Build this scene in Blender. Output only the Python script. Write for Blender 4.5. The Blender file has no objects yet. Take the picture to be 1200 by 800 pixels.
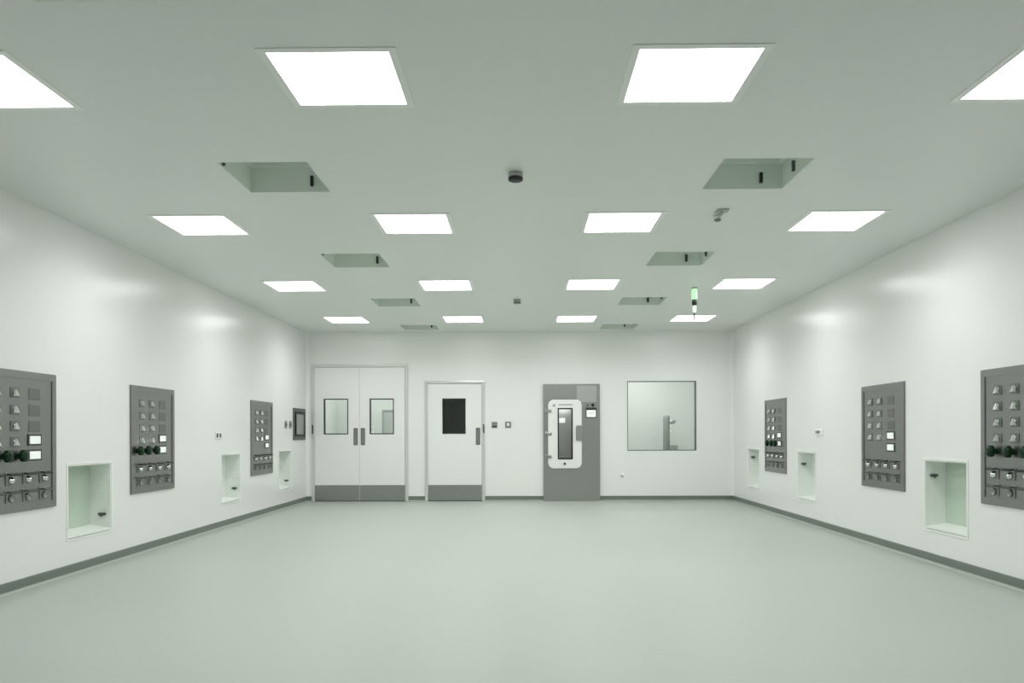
import bpy, bmesh, math
from mathutils import Vector, Matrix

S = bpy.context.scene
C = S.collection
PI = math.pi

# ------------------------------------------------------------------ room dimensions (metres)
XL, XR, YB, YF, ZC = -3.46, 3.36, 12.30, -1.5, 2.71
LAMP = 7.0                        # radiance of the ceiling panels
BEAM = 7.5                        # watts of the downward beam behind each diffuser

# ------------------------------------------------------------------ materials
def mat(name, col, rough=0.5, metal=0.0, spec=0.5, emit=None, estr=0.0):
    m = bpy.data.materials.new(name); m.use_nodes = True
    b = m.node_tree.nodes['Principled BSDF']
    b.inputs['Base Color'].default_value = (*col, 1)
    b.inputs['Roughness'].default_value = rough
    b.inputs['Metallic'].default_value = metal
    b.inputs['Specular IOR Level'].default_value = spec
    if emit:
        b.inputs['Emission Color'].default_value = (*emit, 1)
        b.inputs['Emission Strength'].default_value = estr
    return m

def nodes(m): return m.node_tree.nodes, m.node_tree.links, m.node_tree.nodes['Principled BSDF']

def mottle(m, col, amount, scale, stretch=(1, 1, 1), bump=0.0, rough_var=0.0, coords='Object'):
    """a slight procedural unevenness of colour / gloss that belongs to the surface itself"""
    n, l, b = nodes(m)
    tc = n.new('ShaderNodeTexCoord'); mp = n.new('ShaderNodeMapping')
    mp.inputs['Scale'].default_value = stretch
    nz = n.new('ShaderNodeTexNoise'); nz.inputs['Scale'].default_value = scale; nz.inputs['Detail'].default_value = 4
    l.new(tc.outputs[coords], mp.inputs['Vector']); l.new(mp.outputs[0], nz.inputs['Vector'])
    mx = n.new('ShaderNodeMix'); mx.data_type = 'RGBA'
    mx.inputs['A'].default_value = (*[c * (1 - amount) for c in col], 1)
    mx.inputs['B'].default_value = (*[min(1, c * (1 + amount)) for c in col], 1)
    l.new(nz.outputs['Fac'], mx.inputs['Factor']); l.new(mx.outputs['Result'], b.inputs['Base Color'])
    if bump:
        bp = n.new('ShaderNodeBump'); bp.inputs['Strength'].default_value = bump; bp.inputs['Distance'].default_value = 0.002
        l.new(nz.outputs['Fac'], bp.inputs['Height']); l.new(bp.outputs[0], b.inputs['Normal'])
    if rough_var:
        r0 = b.inputs['Roughness'].default_value
        mr = n.new('ShaderNodeMapRange'); mr.inputs['To Min'].default_value = r0 - rough_var; mr.inputs['To Max'].default_value = r0 + rough_var
        l.new(nz.outputs['Fac'], mr.inputs['Value']); l.new(mr.outputs[0], b.inputs['Roughness'])
    return m

def seams(m, axis, period, offset, width=0.006, dark=0.9, axis2=None, period2=1.0, offset2=0.0):
    """thin sealed joints between the panels"""
    n, l, b = nodes(m)
    g = n.new('ShaderNodeNewGeometry'); sp = n.new('ShaderNodeSeparateXYZ'); l.new(g.outputs['Position'], sp.inputs[0])
    def line(ax, per, off):
        a = n.new('ShaderNodeMath'); a.operation = 'ADD'; a.inputs[1].default_value = 100 * per - off; l.new(sp.outputs[ax], a.inputs[0])
        md = n.new('ShaderNodeMath'); md.operation = 'MODULO'; md.inputs[1].default_value = per; l.new(a.outputs[0], md.inputs[0])
        lt = n.new('ShaderNodeMath'); lt.operation = 'LESS_THAN'; lt.inputs[1].default_value = width; l.new(md.outputs[0], lt.inputs[0])
        return lt.outputs[0]
    f = line(axis, period, offset)
    if axis2:
        k = n.new('ShaderNodeMath'); k.operation = 'MAXIMUM'; l.new(f, k.inputs[0]); l.new(line(axis2, period2, offset2), k.inputs[1]); f = k.outputs[0]
    old = b.inputs['Base Color'].links
    mx = n.new('ShaderNodeMix'); mx.data_type = 'RGBA'; mx.blend_type = 'MULTIPLY'
    mx.inputs['B'].default_value = (dark, dark, dark, 1)
    if old: l.new(old[0].from_socket, mx.inputs['A'])
    else: mx.inputs['A'].default_value = b.inputs['Base Color'].default_value
    l.new(f, mx.inputs['Factor']); l.new(mx.outputs['Result'], b.inputs['Base Color'])
    return m

WCOL = (0.862, 0.868, 0.857)
M = {}
def wallmat(name, axis, offset, col):
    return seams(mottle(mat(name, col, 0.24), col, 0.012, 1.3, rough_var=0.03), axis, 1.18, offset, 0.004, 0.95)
M['wall_y'] = wallmat('wall_enamel_side_dimmed', 'Y', 0.35, (0.826, 0.830, 0.822))  # side-wall colour darkened to stand in for lens vignetting
M['wall_x'] = wallmat('wall_enamel_back_brightened', 'X', 0.10, (0.872, 0.880, 0.868))  # end-wall colour lightened against the side walls, brightness put into the paint
M['white'] = mottle(mat('white_enamel', WCOL, 0.30), WCOL, 0.01, 2.0)
M['ceiling'] = seams(mottle(mat('ceiling_enamel', (0.785, 0.803, 0.782), 0.42), (0.785, 0.803, 0.782), 0.015, 0.8), 'X', 1.18, 0.61, 0.005, 0.985, 'Y', 2.4, 0.2)
FCOL = (0.42, 0.455, 0.418)
M['floor'] = mottle(mat('epoxy_floor', FCOL, 0.42, spec=0.45), FCOL, 0.03, 0.9, rough_var=0.05)
M['skirt'] = mottle(mat('skirting_grey', (0.17, 0.195, 0.172), 0.5), (0.17, 0.195, 0.172), 0.06, 6)
M['cove'] = mottle(mat('floor_cove', (0.35, 0.39, 0.35), 0.42), (0.35, 0.39, 0.35), 0.03, 3)
M['steel_box'] = mottle(mat('brushed_steel_box', (0.41, 0.42, 0.405), 0.36, 1.0), (0.41, 0.42, 0.405), 0.08, 9, (1, 1, 14), bump=0.04, rough_var=0.05)
M['steel'] = mottle(mat('brushed_steel', (0.315, 0.322, 0.312), 0.36, 1.0), (0.315, 0.322, 0.312), 0.10, 9, (1, 1, 14), bump=0.04, rough_var=0.05)
M['steel_h'] = mottle(mat('brushed_steel_plate', (0.37, 0.385, 0.368), 0.34, 1.0), (0.37, 0.385, 0.368), 0.10, 9, (0.5, 1, 16), bump=0.04, rough_var=0.05)
M['steel_light'] = mottle(mat('satin_steel', (0.46, 0.475, 0.465), 0.34, 1.0), (0.46, 0.475, 0.465), 0.06, 9, (1, 1, 12))
M['steel_dark'] = mottle(mat('dark_steel', (0.19, 0.20, 0.195), 0.40, 1.0), (0.19, 0.20, 0.195), 0.08, 9, (1, 1, 10))
M['steel_mid'] = mottle(mat('satin_steel_mid', (0.235, 0.245, 0.237), 0.38, 1.0), (0.235, 0.245, 0.237), 0.08, 9, (1, 1, 10))
M['steel_pale'] = mottle(mat('satin_steel_pale', (0.58, 0.59, 0.58), 0.36, 1.0), (0.58, 0.59, 0.58), 0.05, 9, (1, 1, 12))
M['pane_grey'] = mottle(mat('frosted_pane', (0.56, 0.59, 0.56), 0.3), (0.56, 0.59, 0.56), 0.05, 5)
M['post_grey'] = mottle(mat('equipment_grey', (0.32, 0.35, 0.325), 0.4), (0.32, 0.35, 0.325), 0.05, 5)
M['chrome'] = mottle(mat('chrome', (0.80, 0.82, 0.80), 0.12, 1.0), (0.80, 0.82, 0.80), 0.03, 20)
M['frame'] = mottle(mat('door_frame_enamel', (0.70, 0.725, 0.70), 0.28, 0.35), (0.70, 0.725, 0.70), 0.02, 3)
M['black'] = mottle(mat('black_rubber', (0.012, 0.015, 0.013), 0.5), (0.012, 0.015, 0.013), 0.2, 12)
M['darkgrey'] = mottle(mat('dark_grey_plastic', (0.07, 0.08, 0.073), 0.45), (0.07, 0.08, 0.073), 0.1, 12)
M['grey'] = mottle(mat('grey_plastic', (0.22, 0.24, 0.225), 0.45), (0.22, 0.24, 0.225), 0.06, 12)
M['midgrey'] = mottle(mat('pale_grey_plastic', (0.42, 0.45, 0.43), 0.45), (0.42, 0.45, 0.43), 0.04, 12)
M['knob'] = mottle(mat('dark_green_knob', (0.003, 0.030, 0.008), 0.25, spec=0.22), (0.003, 0.026, 0.008), 0.25, 14)
M['liner'] = mottle(mat('pale_green_liner', (0.83, 0.86, 0.83), 0.30), (0.83, 0.86, 0.83), 0.02, 4)
M['niche_back'] = mottle(mat('pale_green_back_panel', (0.53, 0.63, 0.535), 0.30), (0.53, 0.63, 0.535), 0.02, 4)
M['recess'] = mottle(mat('recess_enamel', (0.74, 0.79, 0.745), 0.35), (0.74, 0.79, 0.745), 0.03, 4)
M['screen_white'] = mottle(mat('white_display', (0.85, 0.88, 0.86), 0.3, emit=(0.95, 1, 0.96), estr=0.25), (0.85, 0.88, 0.86), 0.02, 30)
M['screen_grey'] = mottle(mat('grey_display', (0.16, 0.18, 0.165), 0.15, emit=(0.9, 1, 0.92), estr=0.06), (0.16, 0.18, 0.165), 0.1, 9)
M['diffuser'] = mat('light_diffuser', (0.9, 0.9, 0.9), 0.4, emit=(0.99, 1.0, 0.98), estr=LAMP)
M['green_lens'] = mat('green_signal_lens', (0.62, 0.88, 0.65), 0.2, emit=(0.52, 1.0, 0.56), estr=0.55)
M['pale_lens'] = mat('pale_signal_lens', (0.75, 0.9, 0.78), 0.2, emit=(0.82, 1.0, 0.84), estr=0.5)
M['far_wall'] = mottle(mat('annex_enamel', (0.78, 0.81, 0.785), 0.35), (0.78, 0.81, 0.785), 0.02, 0.7)
M['dark_wall'] = mottle(mat('dark_annex_paint', (0.80, 0.83, 0.80), 0.6), (0.80, 0.83, 0.80), 0.2, 2)

def glass(name, tint=(0.985, 0.99, 0.985)):
    m = bpy.data.materials.new(name); m.use_nodes = True
    n, l = m.node_tree.nodes, m.node_tree.links
    n.remove(n['Principled BSDF'])
    t = n.new('ShaderNodeBsdfTransparent'); t.inputs[0].default_value = (*tint, 1)
    g = n.new('ShaderNodeBsdfGlossy'); g.inputs['Roughness'].default_value = 0.02
    f = n.new('ShaderNodeFresnel'); f.inputs[0].default_value = 1.45
    x = n.new('ShaderNodeMixShader'); l.new(f.outputs[0], x.inputs[0]); l.new(t.outputs[0], x.inputs[1]); l.new(g.outputs[0], x.inputs[2])
    l.new(x.outputs[0], n['Material Output'].inputs[0])
    return m
M['glass'] = glass('window_glass')

# ------------------------------------------------------------------ mesh helpers
def bm_new(): return bmesh.new()

def box(bm, x0, x1, y0, y1, z0, z1, bevel=0.0, seg=2, mi=0):
    vs = [bm.verts.new((x, y, z)) for x in (x0, x1) for y in (y0, y1) for z in (z0, z1)]
    fs = [bm.faces.new([vs[i] for i in f]) for f in ((0, 1, 3, 2), (4, 6, 7, 5), (0, 4, 5, 1), (2, 3, 7, 6), (0, 2, 6, 4), (1, 5, 7, 3))]
    for f in fs: f.material_index = mi
    if bevel:
        es = list({e for f in fs for e in f.edges})
        r = bmesh.ops.bevel(bm, geom=es, offset=bevel, segments=seg, profile=0.5, affect='EDGES')
        for f in r['faces']: f.material_index = mi
    return bm

def lathe(bm, prof, origin=(0, 0, 0), axis='Z', seg=24, mi=0):
    """revolve (r, h) pairs about an axis through origin"""
    ox, oy, oz = origin
    def P(r, h, a):
        c, s = r * math.cos(a), r * math.sin(a)
        return {'Z': (ox + c, oy + s, oz + h), 'Y': (ox + c, oy + h, oz + s), 'X': (ox + h, oy + c, oz + s)}[axis]
    rings = []
    for r, h in prof:
        rings.append([bm.verts.new(P(r, h, 0))] if r < 1e-6 else [bm.verts.new(P(r, h, 2 * PI * k / seg)) for k in range(seg)])
    fs = []
    for a, b in zip(rings, rings[1:]):
        for k in range(seg):
            k2 = (k + 1) % seg
            if len(a) == 1 and len(b) == 1: continue
            if len(a) == 1: fs.append(bm.faces.new((a[0], b[k], b[k2])))
            elif len(b) == 1: fs.append(bm.faces.new((a[k], a[k2], b[0])))
            else: fs.append(bm.faces.new((a[k], a[k2], b[k2], b[k])))
    for ring in (rings[0], rings[-1]):
        if len(ring) > 1: fs.append(bm.faces.new(ring))
    for f in fs: f.material_index = mi; f.smooth = True
    return bm

def slab(bm, axes, us, vs, w0, w1, holes=(), mi=0):
    """a flat slab (u range, v range, thickness w0..w1) with rectangular holes cut through it"""
    uc = sorted({us[0], us[1], *[h[0] for h in holes], *[h[1] for h in holes]})
    vc = sorted({vs[0], vs[1], *[h[2] for h in holes], *[h[3] for h in holes]})
    uc = [u for u in uc if us[0] - 1e-9 <= u <= us[1] + 1e-9]; vc = [v for v in vc if vs[0] - 1e-9 <= v <= vs[1] + 1e-9]
    def solid(i, j):
        if not (0 <= i < len(uc) - 1 and 0 <= j < len(vc) - 1): return False
        u, v = (uc[i] + uc[i + 1]) / 2, (vc[j] + vc[j + 1]) / 2
        return not any(h[0] < u < h[1] and h[2] < v < h[3] for h in holes)
    cache = {}
    def V(i, j, w):
        if (i, j, w) not in cache:
            p = [0, 0, 0]; p[axes[0]] = uc[i]; p[axes[1]] = vc[j]; p[axes[2]] = w1 if w else w0
            cache[(i, j, w)] = bm.verts.new(p)
        return cache[(i, j, w)]
    fs = []
    for i in range(len(uc) - 1):
        for j in range(len(vc) - 1):
            if not solid(i, j): continue
            for w in (0, 1): fs.append(bm.faces.new((V(i, j, w), V(i + 1, j, w), V(i + 1, j + 1, w), V(i, j + 1, w))))
            for di, dj, a, b in ((-1, 0, (i, j), (i, j + 1)), (1, 0, (i + 1, j), (i + 1, j + 1)), (0, -1, (i, j), (i + 1, j)), (0, 1, (i, j + 1), (i + 1, j + 1))):
                if not solid(i + di, j + dj):
                    fs.append(bm.faces.new((V(*a, 0), V(*b, 0), V(*b, 1), V(*a, 1))))
    for f in fs: f.material_index = mi
    bmesh.ops.recalc_face_normals(bm, faces=fs)
    return bm

def ring(bm, x0, x1, z0, z1, t, y0, y1):
    """rectangular frame in the xz plane, t wide, y0..y1 deep"""
    return slab(bm, (0, 2, 1), (x0, x1), (z0, z1), y0, y1, [(x0 + t, x1 - t, z0 + t, z1 - t)])

def rrect(x0, x1, z0, z1, r, n=8):
    pts = []
    for cx, cz, a0 in ((x1 - r, z0 + r, -PI / 2), (x1 - r, z1 - r, 0), (x0 + r, z1 - r, PI / 2), (x0 + r, z0 + r, PI)):
        for k in range(n + 1):
            a = a0 + PI / 2 * k / n
            pts.append((cx + r * math.cos(a), cz + r * math.sin(a)))
    return pts

def plate(bm, outer, y0, y1, hole=None, bevel=0.0):
    """extruded outline (and a hole outline with the same number of points) in the xz plane, front at y0"""
    def ringv(pts, y): return [bm.verts.new((x, y, z)) for x, z in pts]
    def inset(pts, d):
        cx = sum(p[0] for p in pts) / len(pts); cz = sum(p[1] for p in pts) / len(pts)
        hx = max(p[0] for p in pts) - cx; hz = max(p[1] for p in pts) - cz
        return [(cx + (x - cx) * (hx - d) / hx, cz + (z - cz) * (hz - d) / hz) for x, z in pts]
    loops = [ringv(outer, y1), ringv(outer, y0 + bevel)]
    if bevel: loops.append(ringv(inset(outer, bevel), y0))
    n = len(outer)
    for a, b in zip(loops, loops[1:]):
        for k in range(n): bm.faces.new((a[k], a[(k + 1) % n], b[(k + 1) % n], b[k]))
    if hole:
        f, b = ringv(hole, y0), ringv(hole, y1)
        for k in range(n):
            k2 = (k + 1) % n
            bm.faces.new((loops[-1][k], loops[-1][k2], f[k2], f[k])); bm.faces.new((f[k], f[k2], b[k2], b[k])); bm.faces.new((b[k], b[k2], loops[0][k2], loops[0][k]))
    else:
        bm.faces.new(loops[-1]); bm.faces.new(list(reversed(loops[0])))
    bmesh.ops.recalc_face_normals(bm, faces=bm.faces[:])
    return bm

def obj(name, bm, m, parent=None, smooth=False, loc=None):
    if smooth:
        for f in bm.faces: f.smooth = True
    bmesh.ops.recalc_face_normals(bm, faces=bm.faces[:])
    me = bpy.data.meshes.new(name); bm.to_mesh(me); bm.free()
    for x in (m if isinstance(m, (list, tuple)) else [m]): me.materials.append(M[x])
    o = bpy.data.objects.new(name, me); C.objects.link(o)
    if parent: o.parent = parent
    if loc: o.location = loc
    return o

def again(src, parent, loc=None, name=None):
    """another copy of a part (sharing its mesh) with its sub-parts"""
    c = src.copy(); C.objects.link(c); c.parent = parent
    if loc is not None: c.location = loc
    for ch in list(src.children):
        d = ch.copy(); C.objects.link(d); d.parent = c
    return c

def thing(name, label, cat, loc=(0, 0, 0), rotz=0.0, group=None):
    o = bpy.data.objects.new(name, None); C.objects.link(o)
    o.location = loc; o.rotation_euler = (0, 0, rotz); o.empty_display_size = 0.1
    o['label'] = label; o['category'] = cat
    if group: o['group'] = group
    return o

def dup(root, loc, label, rotz=None):
    r = root.copy(); C.objects.link(r); r.location = loc; r['label'] = label
    if rotz is not None: r.rotation_euler = (0, 0, rotz)
    for ch in list(root.children): again(ch, r)
    return r

def struct(name, bm, m, label, parent=None):
    o = obj(name, bm, m, parent)
    o['kind'] = 'structure'; o['label'] = label
    o['category'] = name.split('_')[0]
    return o

def struct_root(name, label, loc=(0, 0, 0), rotz=0):
    o = thing(name, label, name.split('_')[0], loc, rotz); o['kind'] = 'structure'
    return o

LEFT, RIGHT = PI / 2, -PI / 2      # rotation of things that face the room from the side walls (local -y is out of the wall)

# ------------------------------------------------------------------ the shell
NICHE_L = [(5.795, 6.415), (8.785, 9.375), (10.865, 11.455)]
NICHE_R = [(5.845, 6.460), (8.840, 9.415), (10.940, 11.475)]
NLZ, NRZ, ND = (0.275, 0.842), (0.275, 0.848), 0.17
VENT_X = [(-1.842, -1.285), (1.205, 1.760)]
VENT_Y = [(2.30, 2.888), (4.60, 5.188), (6.945, 7.53), (9.245, 9.825), (11.50, 12.045)]
DD = (-3.385, -1.828, 2.20)        # double door frame: x0, x1, top
SD = (-1.562, -0.596, 1.93)        # single door frame
PB = (0.337, 1.239, 1.868)         # pass-through front
WN = (1.681, 2.779, 0.804, 1.912)  # window

struct('floor', box(bm_new(), XL - 0.3, XR + 0.3, YF - 0.1, 14.9, -0.1, 0), 'floor', 'grey-green seamless epoxy floor')
vents = [(x0, x1, y0, y1) for x0, x1 in VENT_X for y0, y1 in VENT_Y if not (x0 > 0 and y0 < 3)]
struct('ceiling', slab(bm_new(), (0, 1, 2), (XL - 0.3, XR + 0.3), (YF - 0.1, 14.9), ZC, ZC + 0.04, vents), 'ceiling', 'pale grey flush panel ceiling')
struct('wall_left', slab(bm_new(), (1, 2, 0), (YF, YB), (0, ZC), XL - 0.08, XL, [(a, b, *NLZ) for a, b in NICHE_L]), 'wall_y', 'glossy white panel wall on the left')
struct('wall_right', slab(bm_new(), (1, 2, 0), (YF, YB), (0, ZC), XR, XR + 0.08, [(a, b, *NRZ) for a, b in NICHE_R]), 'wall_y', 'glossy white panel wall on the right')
holes = [(DD[0], DD[1], 0, DD[2]), (SD[0], SD[1], 0, SD[2]), (PB[0] + 0.10, PB[0] + 0.62, 0.60, 1.56), WN]
struct('wall_back', slab(bm_new(), (0, 2, 1), (XL - 0.08, XR + 0.08), (0, ZC), YB, YB + 0.10, holes), 'wall_x', 'white end wall with doors and square window')
struct('wall_front', box(bm_new(), XL - 0.08, XR + 0.08, YF - 0.1, YF, 0, ZC), 'wall_x', 'white wall behind the camera')

# rounded coving in the far corners
def cove_profile(r, n=8):
    # concave quarter: from (0, -r) on the wall to (r, 0) on the ceiling; wall at a=0, ceiling at b=0
    return [(r - r * math.cos(PI / 2 * k / n), -r + r * math.sin(PI / 2 * k / n)) for k in range(n + 1)]
def strip(bm, f, s0, s1, prof, corner):
    """extrude the concave profile along s"""
    pts = prof
    a = [bm.verts.new(f(p, s0)) for p in pts]; b = [bm.verts.new(f(p, s1)) for p in pts]
    n = len(pts)
    for k in range(n - 1): bm.faces.new((a[k], a[k + 1], b[k + 1], b[k])).smooth = True
    return bm
cp = cove_profile(0.05)
struct('trim_1', strip(bm_new(), lambda p, s: (XL + p[0], YB + p[1], s), 0.082, ZC, cp, (0, 0)), 'white', 'rounded white corner left of the double door')
struct('trim_2', strip(bm_new(), lambda p, s: (XR - p[0], YB + p[1], s), 0.082, ZC, cp, (0, 0)), 'white', 'rounded white corner right of the window')

# skirting: a dark strip with a small floor-coloured cove at its foot
def skirt(name, f, s0, s1, label):
    bm = bm_new()
    def add(pts, mi):
        a = [bm.verts.new(f(p, s0)) for p in pts]; b = [bm.verts.new(f(p, s1)) for p in pts]
        n = len(pts)
        for k in range(n): bm.faces.new((a[k], a[(k + 1) % n], b[(k + 1) % n], b[k])).material_index = mi
        bm.faces.new(a).material_index = mi; bm.faces.new(list(reversed(b))).material_index = mi
    add([(0, 0.020), (0, 0.082), (0.006, 0.082), (0.010, 0.078), (0.010, 0.020)], 0)
    r = 0.028
    add([(0.010, 0.020)] + [(0.010 + r - r * math.cos(PI / 2 * k / 6), 0.020 * (1 - math.sin(PI / 2 * k / 6))) for k in range(1, 7)] + [(0, 0), (0, 0.020)], 1)
    return struct(name, bm, ['skirt', 'cove'], label)
skirt('baseboard_left', lambda p, s: (XL + p[0], s, p[1]), YF, YB, 'grey-green skirting along the left wall')
skirt('baseboard_right', lambda p, s: (XR - p[0], s, p[1]), YF, YB, 'grey-green skirting along the right wall')
for nm, a, b, lb in (('baseboard_back', XL, DD[0], 'short grey-green skirting left of the double door'),
                     ('baseboard_back_2', DD[1], SD[0], 'grey-green skirting between the double and single doors'),
                     ('baseboard_back_3', SD[1], PB[0], 'grey-green skirting between single door and steel pass box'),
                     ('baseboard_back_4', PB[1], XR, 'grey-green skirting under the square window')):
    skirt(nm, lambda p, s: (s, YB - p[0], p[1]), a, b, lb)

# rooms beyond the end wall
Y2 = 14.6
struct('wall_annex_rear', box(bm_new(), XL - 0.08, XR + 0.08, Y2, Y2 + 0.1, 0, ZC), 'far_wall', 'pale far wall of the rooms beyond the end wall')
struct('wall_annex_left', box(bm_new(), XL - 0.16, XL - 0.08, YB + 0.1, Y2, 0, ZC), 'far_wall', 'pale left side wall of the room beyond the double door')
struct('wall_annex_right', box(bm_new(), XR + 0.08, XR + 0.16, YB + 0.1, Y2, 0, ZC), 'far_wall', 'pale right side wall of the room beyond the window')
struct('wall_annex_partition', box(bm_new(), -1.74, -1.66, YB + 0.1, Y2, 0, ZC), 'far_wall', 'partition beyond the end wall between the two doors')
struct('wall_annex_partition_2', box(bm_new(), 0.10, 0.18, YB + 0.1, Y2, 0, ZC), 'far_wall', 'partition beyond the end wall left of the pass box')
bm = bm_new()
box(bm, -1.66, -1.64, YB + 0.1, Y2, 0, ZC); box(bm, 0.08, 0.10, YB + 0.1, Y2, 0, ZC); box(bm, -1.64, 0.08, Y2 - 0.02, Y2, 0, ZC)
struct('wall_store_lining', bm, 'dark_wall', 'dark lining of the unlit room beyond the single door')

# framed vision panel on the far wall, seen through the right leaf of the double door
w = struct_root('window_2', 'grey framed pane on the far wall, seen through the right leaf of the double door', (-2.42, Y2, 1.05))
obj('window_frame', ring(bm_new(), -0.245, 0.28, 0.0, 0.49, 0.024, -0.03, 0.0), 'midgrey', w)
obj('pane', box(bm_new(), -0.222, 0.257, -0.012, -0.002, 0.023, 0.467), 'pane_grey', w)

# ------------------------------------------------------------------ doors
def leaf(parent, x0, x1, top, win, hx, name='leaf'):
    """one flush door leaf with a vision panel, kick plate and recessed pull; its parts become sub-parts"""
    lf = obj(name, slab(bm_new(), (0, 2, 1), (x0, x1), (0.012, top), -0.012, 0.036, [win]), 'white', parent)
    a, b, c, d = win
    obj('window_frame', ring(bm_new(), a - 0.006, b + 0.006, c - 0.006, d + 0.006, 0.015, -0.016, 0.040), 'black', lf)
    obj('window_pane', box(bm_new(), a + 0.004, b - 0.004, 0.004, 0.010, c + 0.004, d - 0.004), 'glass', lf)
    kp = bm_new(); box(kp, x0 + 0.003, x1 - 0.003, -0.016, -0.0121, 0.014, 0.262, 0.0015, 1)
    obj('kick_plate', kp, 'steel_h', lf)
    obj('bottom_gap_shade', box(bm_new(), x0 + 0.002, x1 - 0.002, -0.008, 0.034, 0.001, 0.0119), 'black', lf)  # black strip standing in for the shaded gap under the leaf
    for zz in (0.03, 0.247):                                      # screw heads
        for xx in (x0 + 0.03, x1 - 0.03): lathe(kp2 := bm_new(), [(0.0, -0.0185), (0.005, -0.0175), (0.006, -0.0162)], (xx, 0, zz), 'Y', 10) and obj('screw', kp2, 'steel_light', lf)
    h = bm_new(); plate(h, rrect(hx - 0.034, hx + 0.034, 0.902, 1.176, 0.012, 4), -0.018, -0.0121, rrect(hx - 0.022, hx + 0.022, 0.916, 1.162, 0.008, 4), 0.002)
    hd = obj('pull_handle', h, 'steel_dark', lf)
    g = bm_new(); box(g, hx - 0.0235, hx + 0.0235, -0.0148, -0.0125, 0.914, 1.164); obj('handle_cup', g, 'grey', lf)
    return lf

def door_frame(parent, x0, x1, top, t):
    f = bm_new()
    slab(f, (0, 2, 1), (x0, x1), (0.0, top), -0.022, 0.10, [(x0 + t, x1 - t, -1, top - t)])
    es = [e for e in f.edges if all(abs(v.co.y + 0.022) < 1e-6 for v in e.verts) and len(e.link_faces) == 2 and abs(e.calc_face_angle(0)) > 1]
    bmesh.ops.bevel(f, geom=es, offset=0.014, segments=3, profile=0.5, affect='EDGES')
    return obj('frame', f, 'frame', parent)

d1 = struct_root('door_1', 'white double door with two small windows and steel kick plates', (0, YB, 0))
door_frame(d1, DD[0], DD[1], DD[2], 0.05)
leaf(d1, DD[0] + 0.053, -2.611, DD[2] - 0.053, (-3.178, -2.797, 1.083, 1.642), -2.672)
leaf(d1, -2.607, DD[1] - 0.053, DD[2] - 0.053, (-2.440, -2.062, 1.083, 1.642), -2.555)
obj('leaf_gap_blocker', box(bm_new(), -2.6108, -2.6072, -0.004, 0.034, 0.012, DD[2] - 0.053), 'grey', d1)  # strip added in the leaf gap to block light from the room behind
obj('latch', box(bm_new(), DD[0] + 0.012, DD[0] + 0.036, -0.034, -0.02, 1.09, 1.23, 0.005), 'darkgrey', d1)
d2 = struct_root('door_2', 'white single door with one dark window and a steel kick plate', (0, YB, 0))
door_frame(d2, SD[0], SD[1], SD[2], 0.05)
leaf(d2, SD[0] + 0.052, SD[1] - 0.052, SD[2] - 0.053, (-1.272, -0.912, 1.086, 1.640), -0.708)
obj('latch', box(bm_new(), SD[1] - 0.030, SD[1] - 0.008, -0.034, -0.02, 1.09, 1.23, 0.005), 'darkgrey', d2)

# ------------------------------------------------------------------ window of the end wall
w1 = struct_root('window_1', 'square window with a thin dark frame, right end of the end wall', (0, YB, 0))
obj('window_frame', ring(bm_new(), WN[0], WN[1], WN[2], WN[3], 0.009, -0.004, 0.10), 'darkgrey', w1)
obj('pane', box(bm_new(), WN[0] + 0.0092, WN[1] - 0.0092, 0.012, 0.018, WN[2] + 0.0092, WN[3] - 0.0092), 'glass', w1)

# ------------------------------------------------------------------ equipment seen through the window
t = thing('equipment_post', 'grey upright equipment post seen through the square window', 'post', (2.66, 14.2, 0))
bm = bm_new(); lathe(bm, [(0.16, 0), (0.16, 0.02), (0.05, 0.045), (0.0, 0.045)], seg=32); obj('base', bm, 'post_grey', t)
bm = bm_new(); lathe(bm, [(0.062, 0.03), (0.062, 1.36), (0.055, 1.40), (0.0, 1.415)], seg=28); obj('column', bm, 'post_grey', t)
bm = bm_new(); box(bm, 0.05, 0.14, -0.03, 0.03, 1.25, 1.31, 0.01); lathe(bm, [(0.0, -0.02), (0.035, -0.02), (0.035, 0.03), (0.0, 0.03)], (0.135, 0, 1.29), 'Z', 18); obj('side_bracket', bm, 'post_grey', t)
bm = bm_new(); box(bm, 0.05, 0.20, -0.05, 0.05, 0.78, 0.86, 0.012); obj('lower_tray', bm, 'post_grey', t)

# ------------------------------------------------------------------ pass-through chamber
p = thing('pass_box', 'tall stainless steel pass box with white round-cornered hatch in the end wall', 'pass box', (0, YB, 0))
HX, HZ = (0.412, 0.947), (0.522, 1.616)     # hatch
WX, WZ = (0.570, 0.797), (0.675, 1.478)     # its window
bm = bm_new(); slab(bm, (0, 2, 1), (PB[0], PB[1]), (0.0, PB[2]), -0.045, -0.001, [(HX[0] + 0.06, HX[1] - 0.06, HZ[0] + 0.08, HZ[1] - 0.08)])
obj('front_panel', bm, 'steel_box', p)
bm = bm_new(); plate(bm, rrect(0.872, 1.185, 1.575, 1.842, 0.008, 3), -0.049, -0.0451, None, 0.002); obj('access_panel', bm, 'steel_pale', p)
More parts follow.
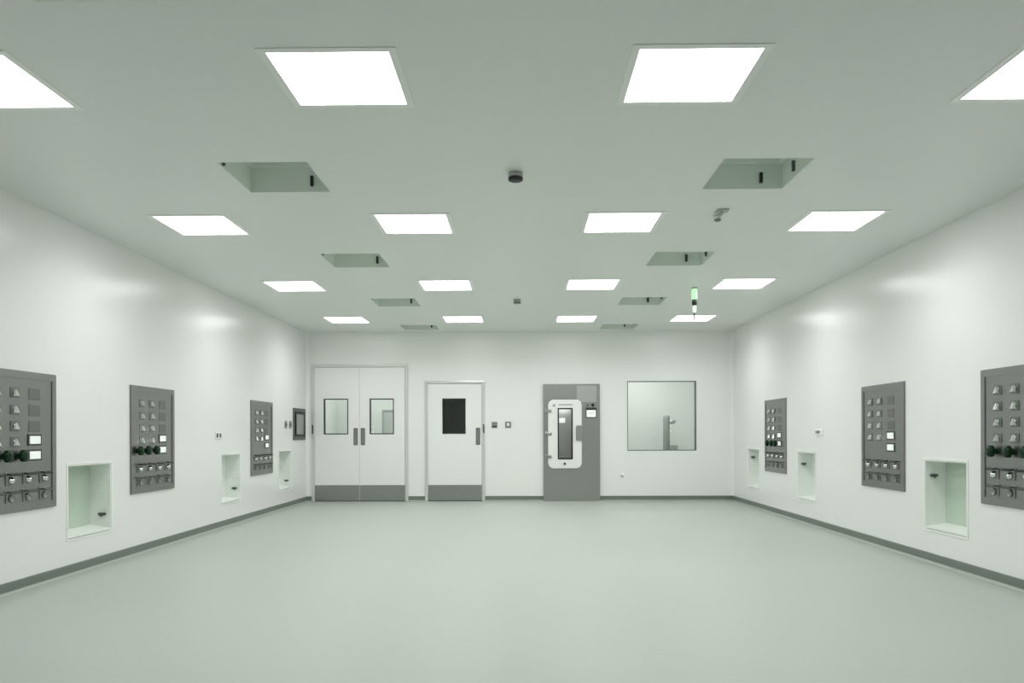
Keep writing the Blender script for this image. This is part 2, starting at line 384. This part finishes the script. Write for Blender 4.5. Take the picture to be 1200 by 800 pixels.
# chamber behind the hatch: five walls
bm = bm_new(); x0, x1, z0, z1, y1 = HX[0] + 0.04, HX[1] - 0.04, HZ[0] + 0.09, HZ[1] - 0.09, 0.50
box(bm, x0, x0 + 0.01, 0.0, y1, z0, z1); box(bm, x1 - 0.01, x1, 0.0, y1, z0, z1); box(bm, x0, x1, y1, y1 + 0.01, z0, z1)
box(bm, x0, x1, 0.0, y1, z0 - 0.01, z0); box(bm, x0, x1, 0.0, y1, z1, z1 + 0.01)
obj('chamber', bm, 'steel_pale', p)
bm = bm_new(); box(bm, 0.615, 0.715, 0.478, 0.498, 1.255, 1.335, 0.004); obj('white_plate', bm, 'screen_white', p)  # small white, slightly emissive plate at the back of the chamber
bm = bm_new(); box(bm, x0 + 0.012, x1 - 0.012, 0.05, 0.49, 0.69, 0.70); obj('tray', bm, 'steel_light', p)
hb = bm_new(); plate(hb, rrect(*HX, *HZ, 0.09, 8), -0.085, -0.046, rrect(*WX, *WZ, 0.012, 8), 0.008)
hatch = obj('hatch', hb, 'white', p)
bm = bm_new(); ring(bm, WX[0] - 0.006, WX[1] + 0.006, WZ[0] - 0.006, WZ[1] + 0.006, 0.020, -0.090, -0.05); obj('window_gasket', bm, 'black', hatch)
obj('window_pane', box(bm_new(), WX[0] + 0.006, WX[1] - 0.006, -0.070, -0.064, WZ[0] + 0.006, WZ[1] - 0.006), 'glass', hatch)
bm = bm_new(); box(bm, 0.58, 0.80, -0.0875, -0.0846, 1.528, 1.546); obj('name_strip', bm, 'midgrey', hatch)
bm = bm_new(); lathe(bm, [(0, -0.098), (0.016, -0.096), (0.020, -0.085)], (0.675, 0, 0.600), 'Y', 20); obj('lock_knob', bm, 'darkgrey', hatch)
bm = bm_new(); lathe(bm, [(0, -0.094), (0.018, -0.093), (0.022, -0.085)], (0.507, 0, 1.527), 'Y', 20); obj('round_badge', bm, 'midgrey', hatch)
for z in (1.439, 1.077, 0.715):
    bm = bm_new(); box(bm, 0.362, 0.425, -0.078, -0.046, z - 0.032, z + 0.032, 0.006); lathe(bm, [(0, -0.112), (0.022, -0.110), (0.027, -0.10), (0.027, -0.08)], (0.445, 0, z), 'Y', 20)
    lathe(bm, [(0.013, -0.032), (0.013, 0.032)], (0.405, -0.08, z), 'Z', 14)
    obj('hinge', bm, 'steel_light', hatch)
bm = bm_new(); plate(bm, rrect(0.852, 0.962, 0.972, 1.208, 0.025, 6), -0.122, -0.086, None, 0.010); obj('handle', bm, 'steel_light', hatch)
for x in (1.046, 1.126):
    bm = bm_new(); lathe(bm, [(0, -0.062), (0.016, -0.061), (0.018, -0.052), (0.024, -0.050), (0.024, -0.0455)], (x, 0, 1.530), 'Y', 18)
    o = obj('push_button', bm, 'grey' if x < 1.1 else 'black', p)
bm = bm_new(); ring(bm, 1.012, 1.188, 1.325, 1.492, 0.014, -0.058, -0.0452); bz = obj('display', bm, 'darkgrey', p)
bm = bm_new(); box(bm, 1.026, 1.174, -0.054, -0.0456, 1.339, 1.452, 0.002, 1); obj('display_screen', bm, 'screen_white', bz)
bm = bm_new(); box(bm, 1.026, 1.174, -0.056, -0.0456, 1.453, 1.479); obj('display_hood', bm, 'black', bz)
bm = bm_new(); box(bm, 1.055, 1.145, -0.0552, -0.0535, 1.403, 1.409); box(bm, 1.055, 1.120, -0.0552, -0.0535, 1.385, 1.389); obj('display_text', bm, 'midgrey', bz)
bm = bm_new(); lathe(bm, [(0, -0.058), (0.010, -0.057), (0.012, -0.0455)], (1.045, 0, 1.235), 'Y', 16); obj('key_lock', bm, 'steel_light', p)

# ------------------------------------------------------------------ service panels on the side walls
PW, PH = 0.85, 0.97
def u(f): return (f - 0.5) * PW
protos = {}
def service_panel(label, side, yc, knobs, live):
    z0 = 0.545 if side < 0 else 0.553
    t = thing('service_panel', label, 'control panel', (XL if side < 0 else XR, yc, z0), LEFT if side < 0 else RIGHT, 'steel service panels on the side walls')
    if not protos:
        bm = bm_new(); box(bm, -PW / 2 + 0.05, PW / 2 - 0.05, -0.008, -0.001, 0.05, PH - 0.05); protos['faceplate'] = obj('faceplate', bm, 'steel', t)
        bm = bm_new(); ring(bm, -PW / 2, PW / 2, 0, PH, 0.055, -0.014, 0.0)
        es = [e for e in bm.edges if all(abs(v.co.y + 0.014) < 1e-6 for v in e.verts) and len(e.link_faces) == 2 and e.calc_face_angle(0) > 1]
        bmesh.ops.bevel(bm, geom=es, offset=0.004, segments=2, affect='EDGES'); protos['border'] = obj('border', bm, 'steel', t)
        # gas tap: square backplate, rosette, tapered body and a wedge-shaped lever
        bm = bm_new(); plate(bm, rrect(-0.044, 0.044, -0.036, 0.036, 0.006, 3), -0.013, -0.0081, None, 0.002); tp = obj('tap_plate', bm, 'steel_mid', t)
        bm = bm_new()
        lathe(bm, [(0.018, -0.0131), (0.018, -0.016), (0.012, -0.018), (0.010, -0.026), (0.0, -0.028)], (0, 0, 0.004), 'Y', 16)
        vs = [bm.verts.new(q) for q in ((-0.005, -0.018, 0.026), (0.005, -0.018, 0.026), (0.027, -0.016, -0.024), (-0.027, -0.016, -0.024), (-0.004, -0.025, 0.023), (0.004, -0.025, 0.023), (0.020, -0.034, -0.022), (-0.020, -0.034, -0.022))]
        for f in ((0, 1, 2, 3), (4, 7, 6, 5), (0, 4, 5, 1), (1, 5, 6, 2), (2, 6, 7, 3), (3, 7, 4, 0)): bm.faces.new([vs[i] for i in f])
        obj('tap', bm, 'chrome', tp); protos['tap'] = tp
        bm = bm_new(); plate(bm, rrect(-0.062, 0.062, -0.040, 0.040, 0.004, 3), -0.011, -0.0081, None, 0.0015); protos['blank'] = obj('blank_plate', bm, 'steel_mid', t)
        bm = bm_new(); ring(bm, -0.074, 0.074, -0.041, 0.041, 0.014, -0.014, -0.0081); dp = obj('display', bm, 'darkgrey', t)
        bm = bm_new(); box(bm, -0.060, 0.060, -0.0155, -0.0082, -0.027, 0.027, 0.001, 1); obj('display_screen', bm, 'screen_white', dp); protos['display'] = dp
        # dark green fluted hand knob
        bm = bm_new(); seg = 48
        prof = [(0.022, -0.0082), (0.022, -0.022), (0.038, -0.028), (0.043, -0.036), (0.043, -0.054), (0.036, -0.062), (0.014, -0.066), (0.0, -0.066)]
        rings = []
        for k, (r, h) in enumerate(prof):
            rings.append([bm.verts.new(((r * (1 - (0.07 if 2 <= k <= 5 else 0) * (0.5 + 0.5 * math.cos(8 * a)))) * math.cos(a), h, (r * (1 - (0.07 if 2 <= k <= 5 else 0) * (0.5 + 0.5 * math.cos(8 * a)))) * math.sin(a))) for a in (2 * PI * q / seg for q in range(seg))] if r else [bm.verts.new((0, h, 0))])
        for a, b in zip(rings, rings[1:]):
            for q in range(seg):
                bm.faces.new((a[q], a[(q + 1) % seg], b[(q + 1) % seg], b[q]) if len(b) > 1 else (a[q], a[(q + 1) % seg], b[0])).smooth = True
        protos['knob'] = obj('knob', bm, 'knob', t)
        # power socket with a hinged black lid
        def socket(lid_m, core):
            bm = bm_new(); plate(bm, rrect(-0.050, 0.050, -0.046, 0.040, 0.006, 3), -0.014, -0.0081, None, 0.002); s = obj('socket', bm, 'steel', t)
            bm = bm_new()
            pts = [(-0.0141, 0.034), (-0.030, 0.036), (-0.052, 0.024), (-0.050, 0.018), (-0.030, 0.026), (-0.0141, 0.024)]
            a = [bm.verts.new((-0.046, y, z)) for y, z in pts]; b = [bm.verts.new((0.046, y, z)) for y, z in pts]
            for k in range(6): bm.faces.new((a[k], a[(k + 1) % 6], b[(k + 1) % 6], b[k]))
            bm.faces.new(a); bm.faces.new(b[::-1]); obj('socket_lid', bm, lid_m, s)
            bm = bm_new(); lathe(bm, [(0.026, -0.0141), (0.026, -0.022), (0.020, -0.024), (0.018, -0.034 if core == 'chrome' else -0.020), (0.0, -0.036 if core == 'chrome' else -0.018)], (0, 0, -0.014), 'Y', 18); obj('socket_core', bm, core, s)
            return s
        protos['socket_a'] = socket('black', 'chrome'); protos['socket_b'] = socket('darkgrey', 'steel')
        first = True
    else: first = False
    def put(k, x, z):
        if first and k not in used: protos[k].location = (x, 0, z); used.add(k)
        else: again(protos[k], t, (x, 0, z))
    used = set()
    put('faceplate', 0, 0); put('border', 0, 0)
    for f in (0.235, 0.455):
        for z in (0.815, 0.70, 0.588, 0.478): put('tap', u(f), z)
    for z in (0.815, 0.70, 0.588): put('blank', u(0.705), z)
    for z in (0.492, 0.385): put('display', u(0.705), z)
    for f in knobs: put('knob', u(f), 0.385)
    for f in (0.19, 0.402, 0.61, 0.825):
        put('socket_a', u(f), 0.232); put('socket_b', u(f), 0.112)
    return t
PANELS = [
    (-1, 5.215, (0.125, 0.315, 0.505), 'steel panel with green knobs nearest the camera on the left wall, cut off'),
    (-1, 7.148, (0.130, 0.305, 0.490), 'second steel panel from the camera on the left wall, with dark green knobs'),
    (-1, 10.153, (), 'farthest steel panel on the left wall, without knobs, between two wall niches'),
    (1, 5.230, (0.20, 0.425, 0.625), 'steel panel with green knobs nearest the camera on the right wall, cut off by frame'),
    (1, 7.202, (), 'second steel panel from the camera on the right wall, without knobs'),
    (1, 10.228, (0.23, 0.43, 0.62), 'farthest steel panel on the right wall, with dark knobs'),
]
for side, yc, kn, lb in PANELS: service_panel(lb, side, yc, kn, True)

# ------------------------------------------------------------------ niches in the side walls
def niche(label, side, y0, y1, z0, z1, lz, back):
    hw, h = (y1 - y0) / 2, z1 - z0
    t = thing('wall_niche', label, 'niche', (XL if side < 0 else XR, (y0 + y1) / 2, z0), LEFT if side < 0 else RIGHT, 'open recesses in the side walls')
    bm = bm_new(); e, g = 0.001, 0.012
    box(bm, -hw + e, -hw + g, 0.0, ND, e, h - e); box(bm, hw - g, hw - e, 0.0, ND, e, h - e)
    bk = bm_new(); box(bk, -hw + g, hw - g, ND, ND + g, e, h - e); obj('back_panel', bk, back, t)
    box(bm, -hw + g, hw - g, 0.0, ND, h - g, h - e); 
    obj('liner', bm, 'liner', t)
    bm = bm_new()                                             # sloped sill
    pts = [(0.0, 0.006), (0.0, 0.020), (ND, 0.045), (ND, 0.006)]
    a = [bm.verts.new((-hw + g, y, z)) for y, z in pts]; b = [bm.verts.new((hw - g, y, z)) for y, z in pts]
    for k in range(4): bm.faces.new((a[k], a[(k + 1) % 4], b[(k + 1) % 4], b[k]))
    bm.faces.new(a); bm.faces.new(b[::-1]); obj('sill', bm, 'liner', t)
    bm = bm_new(); ring(bm, -hw - 0.014, hw + 0.014, -0.014, h + 0.014, 0.016, -0.005, 0.0); obj('rim', bm, 'white', t)
    s = 1 if side < 0 else -1                                 # the cheek that faces the camera is the far one
    xw = s * (hw - g)
    lt = bm_new(); box(lt, min(xw, xw - s * 0.022), max(xw, xw - s * 0.022), 0.035, 0.095, lz - z0 - 0.011, lz - z0 + 0.011, 0.004)
    box(lt, min(xw - s * 0.02, xw - s * 0.034), max(xw - s * 0.02, xw - s * 0.034), 0.055, 0.072, lz - z0 - 0.02, lz - z0 + 0.006, 0.003); obj('latch', lt, 'darkgrey', t)
    pz = lz - z0 + (0.12 if side < 0 else -0.25)
    bm = bm_new(); box(bm, min(xw, xw - s * 0.004), max(xw, xw - s * 0.004), 0.035, 0.085, pz, pz + 0.07, 0.001, 1); obj('blank_plate', bm, 'liner', t)
    return t
for (a, b), lz, lb in zip(NICHE_L, (0.41, 0.42, 0.39), ('pale green niche nearest the camera on left wall, between two steel panels with knobs',
        'middle niche on the left wall, just before the farthest steel panel', 'farthest niche on the left wall, below the touch screen')):
    niche(lb, -1, a, b, *NLZ, lz, 'niche_back' if a < 7 else 'liner')
for (a, b), lz, lb in zip(NICHE_R, (0.715, 0.70, 0.72), ('pale green niche nearest the camera on the right wall, between two steel panels',
        'middle niche on the right wall, nearer than the farthest steel panel', 'farthest niche on the right wall, next to the room corner')):
    niche(lb, 1, a, b, *NRZ, lz, 'niche_back' if a < 7 else 'liner')

# ------------------------------------------------------------------ touch screen and switches
t = thing('touch_screen', 'steel-framed dark touch screen on the left wall beside the double door', 'screen', (XL, 11.855, 0.99), LEFT)
bm = bm_new(); plate(bm, rrect(-0.315, 0.315, 0, 0.49, 0.01, 3), -0.016, -0.001, None, 0.004); obj('mounting_plate', bm, 'steel_dark', t)
bm = bm_new(); ring(bm, -0.245, 0.245, 0.055, 0.435, 0.035, -0.030, -0.0161); obj('bezel', bm, 'black', t)
bm = bm_new(); box(bm, -0.211, 0.211, -0.022, -0.0161, 0.089, 0.401); obj('display', bm, 'screen_grey', t)
for x in (-0.28, 0.28): obj('screw', lathe(bm_new(), [(0, -0.026), (0.012, -0.024), (0.014, -0.0161)], (x, 0, 0.245), 'Y', 14), 'steel_light', t)

def switch(label, loc, rotz, wd, ht, kind):
    t = thing('wall_switch', label, 'switch', loc, rotz)
    bm = bm_new(); plate(bm, rrect(-wd / 2, wd / 2, 0, ht, 0.006, 3), -0.0102, -0.0005, None, 0.003)
    if kind == 'pair':           # two dark slim rockers on a pale plate
        obj('plate', bm, 'white', t)
        for x in (-0.30, 0.16):
            r = bm_new(); box(r, wd * x - 0.016, wd * x + 0.016, -0.018, -0.0101, ht * 0.2, ht * 0.8, 0.003); obj('rocker', r, 'darkgrey', t)
    elif kind == 'bars':         # two stacked grey rockers
        obj('plate', bm, 'midgrey', t)
        for a, b, m in ((0.08, 0.40, 'darkgrey'), (0.54, 0.92, 'grey')):
            r = bm_new(); box(r, -wd * 0.42, wd * 0.42, -0.018, -0.0101, ht * a, ht * b, 0.003); obj('rocker', r, m, t)
    elif kind == 'frame':        # grey surround with a pale centre key
        obj('plate', bm, 'grey', t)
        r = bm_new(); plate(r, rrect(-wd * 0.2, wd * 0.2, ht * 0.32, ht * 0.78, 0.006, 3), -0.018, -0.0101, None, 0.003); obj('key', r, 'white', t)
    elif kind == 'oval':         # slim upright push plate
        bm.free(); bm = bm_new(); plate(bm, rrect(-wd / 2, wd / 2, 0, ht, wd * 0.42, 5), -0.014, -0.0005, None, 0.004); obj('plate', bm, 'grey', t)
        r = bm_new(); lathe(r, [(0, -0.024), (0.018, -0.022), (0.022, -0.0141)], (0, 0, ht / 2), 'Y', 16); obj('button', r, 'darkgrey', t)
    elif kind == 'slot':         # pale plate with one dark key
        obj('plate', bm, 'white', t)
        r = bm_new(); box(r, -wd * 0.42, wd * 0.1, -0.018, -0.0101, ht * 0.32, ht * 0.72, 0.003); obj('key', r, 'grey', t)
    return t
switch('pale wall switch with two dark rockers above the middle niche of the left wall', (XL, 8.70, 1.025), LEFT, 0.19, 0.08, 'pair')
switch('upright grey push switch left of the touch screen, farther from it', (XL, 11.18, 1.165), LEFT, 0.085, 0.115, 'oval')
switch('upright grey push switch directly beside the left edge of the touch screen', (XL, 11.40, 1.165), LEFT, 0.095, 0.115, 'oval')
switch('pale wall switch with one dark key on the right wall above the middle niche', (XR, 8.72, 1.045), RIGHT, 0.20, 0.075, 'slot')
switch('wall switch of two stacked grey bars just right of the single door', (-0.443, YB, 1.172), 0, 0.095, 0.10, 'bars')
switch('square grey wall switch with a white centre, between single door and pass box', (-0.225, YB, 1.172), 0, 0.095, 0.10, 'frame')
t = thing('wall_socket', 'small round white socket cover low on the end wall beside the pass box', 'socket', (1.594, YB, 0.37))
bm = bm_new(); lathe(bm, [(0, -0.012), (0.030, -0.012), (0.036, -0.008), (0.038, -0.0005)], (0, 0, 0.038), 'Y', 24); obj('cover', bm, 'white', t)
bm = bm_new(); lathe(bm, [(0, -0.016), (0.012, -0.015), (0.014, -0.0121)], (0, 0, 0.038), 'Y', 16); obj('plug', bm, 'midgrey', t)

# ------------------------------------------------------------------ ceiling lights
LX = [(-2.765, -2.235), (-1.095, -0.570), (0.508, 1.037), (2.160, 2.690)]
LY = [3.805, 6.245, 8.710, 11.205]      # far edges
ROW = ['in the nearest visible row', 'in the second row', 'in the third row', 'in the farthest row']
COL = ['leftmost', 'second from left', 'second from right', 'rightmost']
proto = None
for yi, yf in enumerate(LY):
    for xi, (x0, x1) in enumerate(LX):
        lb = f'square white ceiling light panel {ROW[yi]}, {COL[xi]} of four'
        loc = ((x0 + x1) / 2, yf - 0.26, ZC)
        if proto is None:
            proto = thing('ceiling_light', lb, 'light', loc, 0, 'square ceiling light panels')
            bm = bm_new(); slab(bm, (0, 1, 2), (-0.300, 0.300), (-0.297, 0.297), -0.004, 0.0, [(-0.264, 0.264, -0.261, 0.261)])
            obj('frame', bm, 'white', proto)
            bm = bm_new(); box(bm, -0.2635, 0.2635, -0.2605, 0.2605, -0.0035, -0.0005); obj('diffuser', bm, 'diffuser', proto)
            l = bpy.data.lights.new('lamp', 'AREA'); l.shape = 'RECTANGLE'; l.size = 0.52; l.size_y = 0.515; l.energy = BEAM
            l.color = (0.99, 1, 0.98); l.spread = math.radians(153)
            lo = bpy.data.objects.new('lamp', l); C.objects.link(lo); lo.parent = proto; lo.location = (0, 0, -0.006)
        else: dup(proto, loc, lb)

# ------------------------------------------------------------------ open recesses of the ceiling
VROW = ['nearest the camera, cut by the top of the frame', 'in front of the second row of lights', 'between the second and third rows of lights', 'between the third and farthest rows of lights', 'close to the end wall']
vp = {}
for si, (x0, x1) in enumerate(VENT_X):
    for yi, (y0, y1) in enumerate(VENT_Y):
        if si == 1 and yi == 0: continue
        lb = f'grey open ceiling recess {VROW[yi]}, {"left" if si == 0 else "right"} side'
        hx, hy, dp, e, g = (x1 - x0) / 2, (y1 - y0) / 2, 0.19, 0.0015, 0.01
        t = thing('ceiling_recess', lb, 'recess', ((x0 + x1) / 2, (y0 + y1) / 2, ZC), 0, 'open recesses in the ceiling')
        bm = bm_new()
        box(bm, -hx + e, -hx + g, -hy + e, hy - e, 0.0, dp); box(bm, hx - g, hx - e, -hy + e, hy - e, 0.0, dp)
        box(bm, -hx + g, hx - g, -hy + e, -hy + g, 0.0, dp); box(bm, -hx + g, hx - g, hy - g, hy - e, 0.0, dp); box(bm, -hx + e, hx - e, -hy + e, hy - e, dp, dp + g)
        obj('liner', bm, 'recess', t)
        bm = bm_new(); slab(bm, (0, 1, 2), (-hx + g, hx - g), (-hy + g, hy - g), dp - 0.025, dp - 0.001, [(-hx + 0.05, hx - 0.05, -hy + 0.05, hy - 0.05)]); obj('clamp_frame', bm, 'recess', t)
        lx = hx - 0.13 if si == 0 else hx - 0.155
        bm = bm_new(); box(bm, lx - 0.010, lx + 0.010, hy - g - 0.022, hy - g, 0.035, 0.105, 0.004); box(bm, lx - 0.005, lx + 0.005, hy - g - 0.034, hy - g - 0.02, 0.05, 0.085, 0.002); obj('latch', bm, 'black', t)
        sx = -1 if si == 0 else 1
        xa = sx * (hx - g)
        bm = bm_new(); yl, zl, zh = (-hy + 0.07, 0.006, 0.045) if si == 0 else (0.04, 0.035, 0.105)
        box(bm, min(xa, xa - sx * 0.018), max(xa, xa - sx * 0.018), yl, yl + 0.02, zl, zh, 0.004); obj('latch', bm, 'darkgrey', t)

# ------------------------------------------------------------------ small fittings of the ceiling
def detector(label, x, y, cap='black'):
    t = thing('smoke_detector', label, 'detector', (x, y, ZC), 0, 'round ceiling detectors')
    bm = bm_new(); lathe(bm, [(0, -0.002), (0.044, -0.002), (0.046, -0.022), (0.036, -0.030), (0.0, -0.030)], seg=28); obj('base', bm, 'midgrey', t)
    bm = bm_new(); lathe(bm, [(0.040, -0.0301), (0.046, -0.032), (0.047, -0.044), (0.042, -0.050), (0.022, -0.053), (0.0, -0.053)], seg=28); obj('sensor_cap', bm, cap, t)
    return t
detector('round grey ceiling detector with black cap, nearer the camera', -0.037, 4.83)
detector('small round ceiling detector farther off, near the third row of lights', -0.057, 9.36, 'grey')
t = thing('ceiling_camera', 'small grey ceiling camera on a bracket, right of centre beside the second light row', 'camera', (1.475, 5.80, ZC))
bm = bm_new(); box(bm, -0.045, 0.045, -0.17, -0.09, -0.012, 0.0, 0.004); obj('mounting_plate', bm, 'midgrey', t)
bm = bm_new(); box(bm, -0.008, 0.008, -0.14, -0.01, -0.03, -0.011, 0.004); obj('arm', bm, 'midgrey', t)
bm = bm_new(); lathe(bm, [(0, -0.006), (0.032, -0.008), (0.034, -0.022), (0.030, -0.03)], (0, 0.0, 0), 'Z', 22); obj('housing', bm, 'white', t)
bm = bm_new(); lathe(bm, [(0.026, -0.0301), (0.028, -0.036), (0.018, -0.046), (0.0, -0.05)], (0, 0, 0), 'Z', 22); obj('lens_dome', bm, 'grey', t)

t = thing('signal_light', 'slim green signal light hanging from the ceiling on the right', 'signal light', (1.94, 8.66, ZC))
bm = bm_new(); lathe(bm, [(0, 0), (0.034, 0), (0.034, -0.010), (0.020, -0.014), (0.0, -0.014)], seg=24); obj('ceiling_cap', bm, 'midgrey', t)
bm = bm_new(); lathe(bm, [(0.024, -0.0141), (0.034, -0.02), (0.034, -0.128), (0.022, -0.134)], seg=24); obj('green_lens', bm, 'green_lens', t)
bm = bm_new(); lathe(bm, [(0.012, -0.1341), (0.024, -0.140), (0.030, -0.168), (0.024, -0.196), (0.012, -0.202)], seg=24); obj('joint', bm, 'black', t)
bm = bm_new(); lathe(bm, [(0.014, -0.2021), (0.021, -0.208), (0.021, -0.276), (0.012, -0.282)], seg=24); obj('pale_lens', bm, 'pale_lens', t)
bm = bm_new(); lathe(bm, [(0.009, -0.2821), (0.010, -0.35), (0.006, -0.362), (0.0, -0.364)], seg=16); obj('tip', bm, 'darkgrey', t)

# ------------------------------------------------------------------ lamps and added fill lights of the rooms beyond, world, camera
def lamp(name, loc, sx, sy, power):
    l = bpy.data.lights.new(name, 'AREA'); l.shape = 'RECTANGLE'; l.size = sx; l.size_y = sy; l.energy = power; l.color = (0.99, 1, 0.98)
    o = bpy.data.objects.new(name, l); C.objects.link(o); o.location = loc
lamp('annex_lamp_or_fill', (-2.6, 13.5, ZC - 0.02), 0.55, 0.55, 16)
lamp('annex_lamp_or_fill', (2.0, 13.4, ZC - 0.02), 0.55, 0.55, 26)
lamp('chamber_fill_light', (0.68, YB + 0.25, HZ[1] - 0.10), 0.25, 0.06, 1.4)  # unseen light added to brighten the inside of the pass box
lamp('annex_lamp_or_fill', (-0.75, 13.4, ZC - 0.02), 0.3, 0.3, 0.30)  # added fill light, brightens the unlit room behind the single door

W = bpy.data.worlds.new('world'); S.world = W; W.use_nodes = True
W.node_tree.nodes['Background'].inputs[0].default_value = (0.0, 0.0, 0.0, 1)

cam = bpy.data.cameras.new('camera'); cam.sensor_width = 36; cam.lens = 27; cam.shift_y = 109 / 1200; cam.clip_start = 0.05
co = bpy.data.objects.new('camera', cam); C.objects.link(co)
co.matrix_world = Matrix.Translation((0, 0, 1.065)) @ Matrix.Rotation(0.0133, 4, 'Z') @ Matrix.Rotation(PI / 2, 4, 'X') @ Matrix.Rotation(-0.003, 4, 'Z')
S.camera = co

S.view_settings.view_transform = 'Standard'
S.view_settings.look = 'None'
S.view_settings.exposure = 0.07
S.view_settings.gamma = 1.0
S.view_settings.use_curve_mapping = False
S.cycles.use_denoising = True
S.cycles.max_bounces = 14
S.cycles.diffuse_bounces = 10
S.cycles.transparent_max_bounces = 12
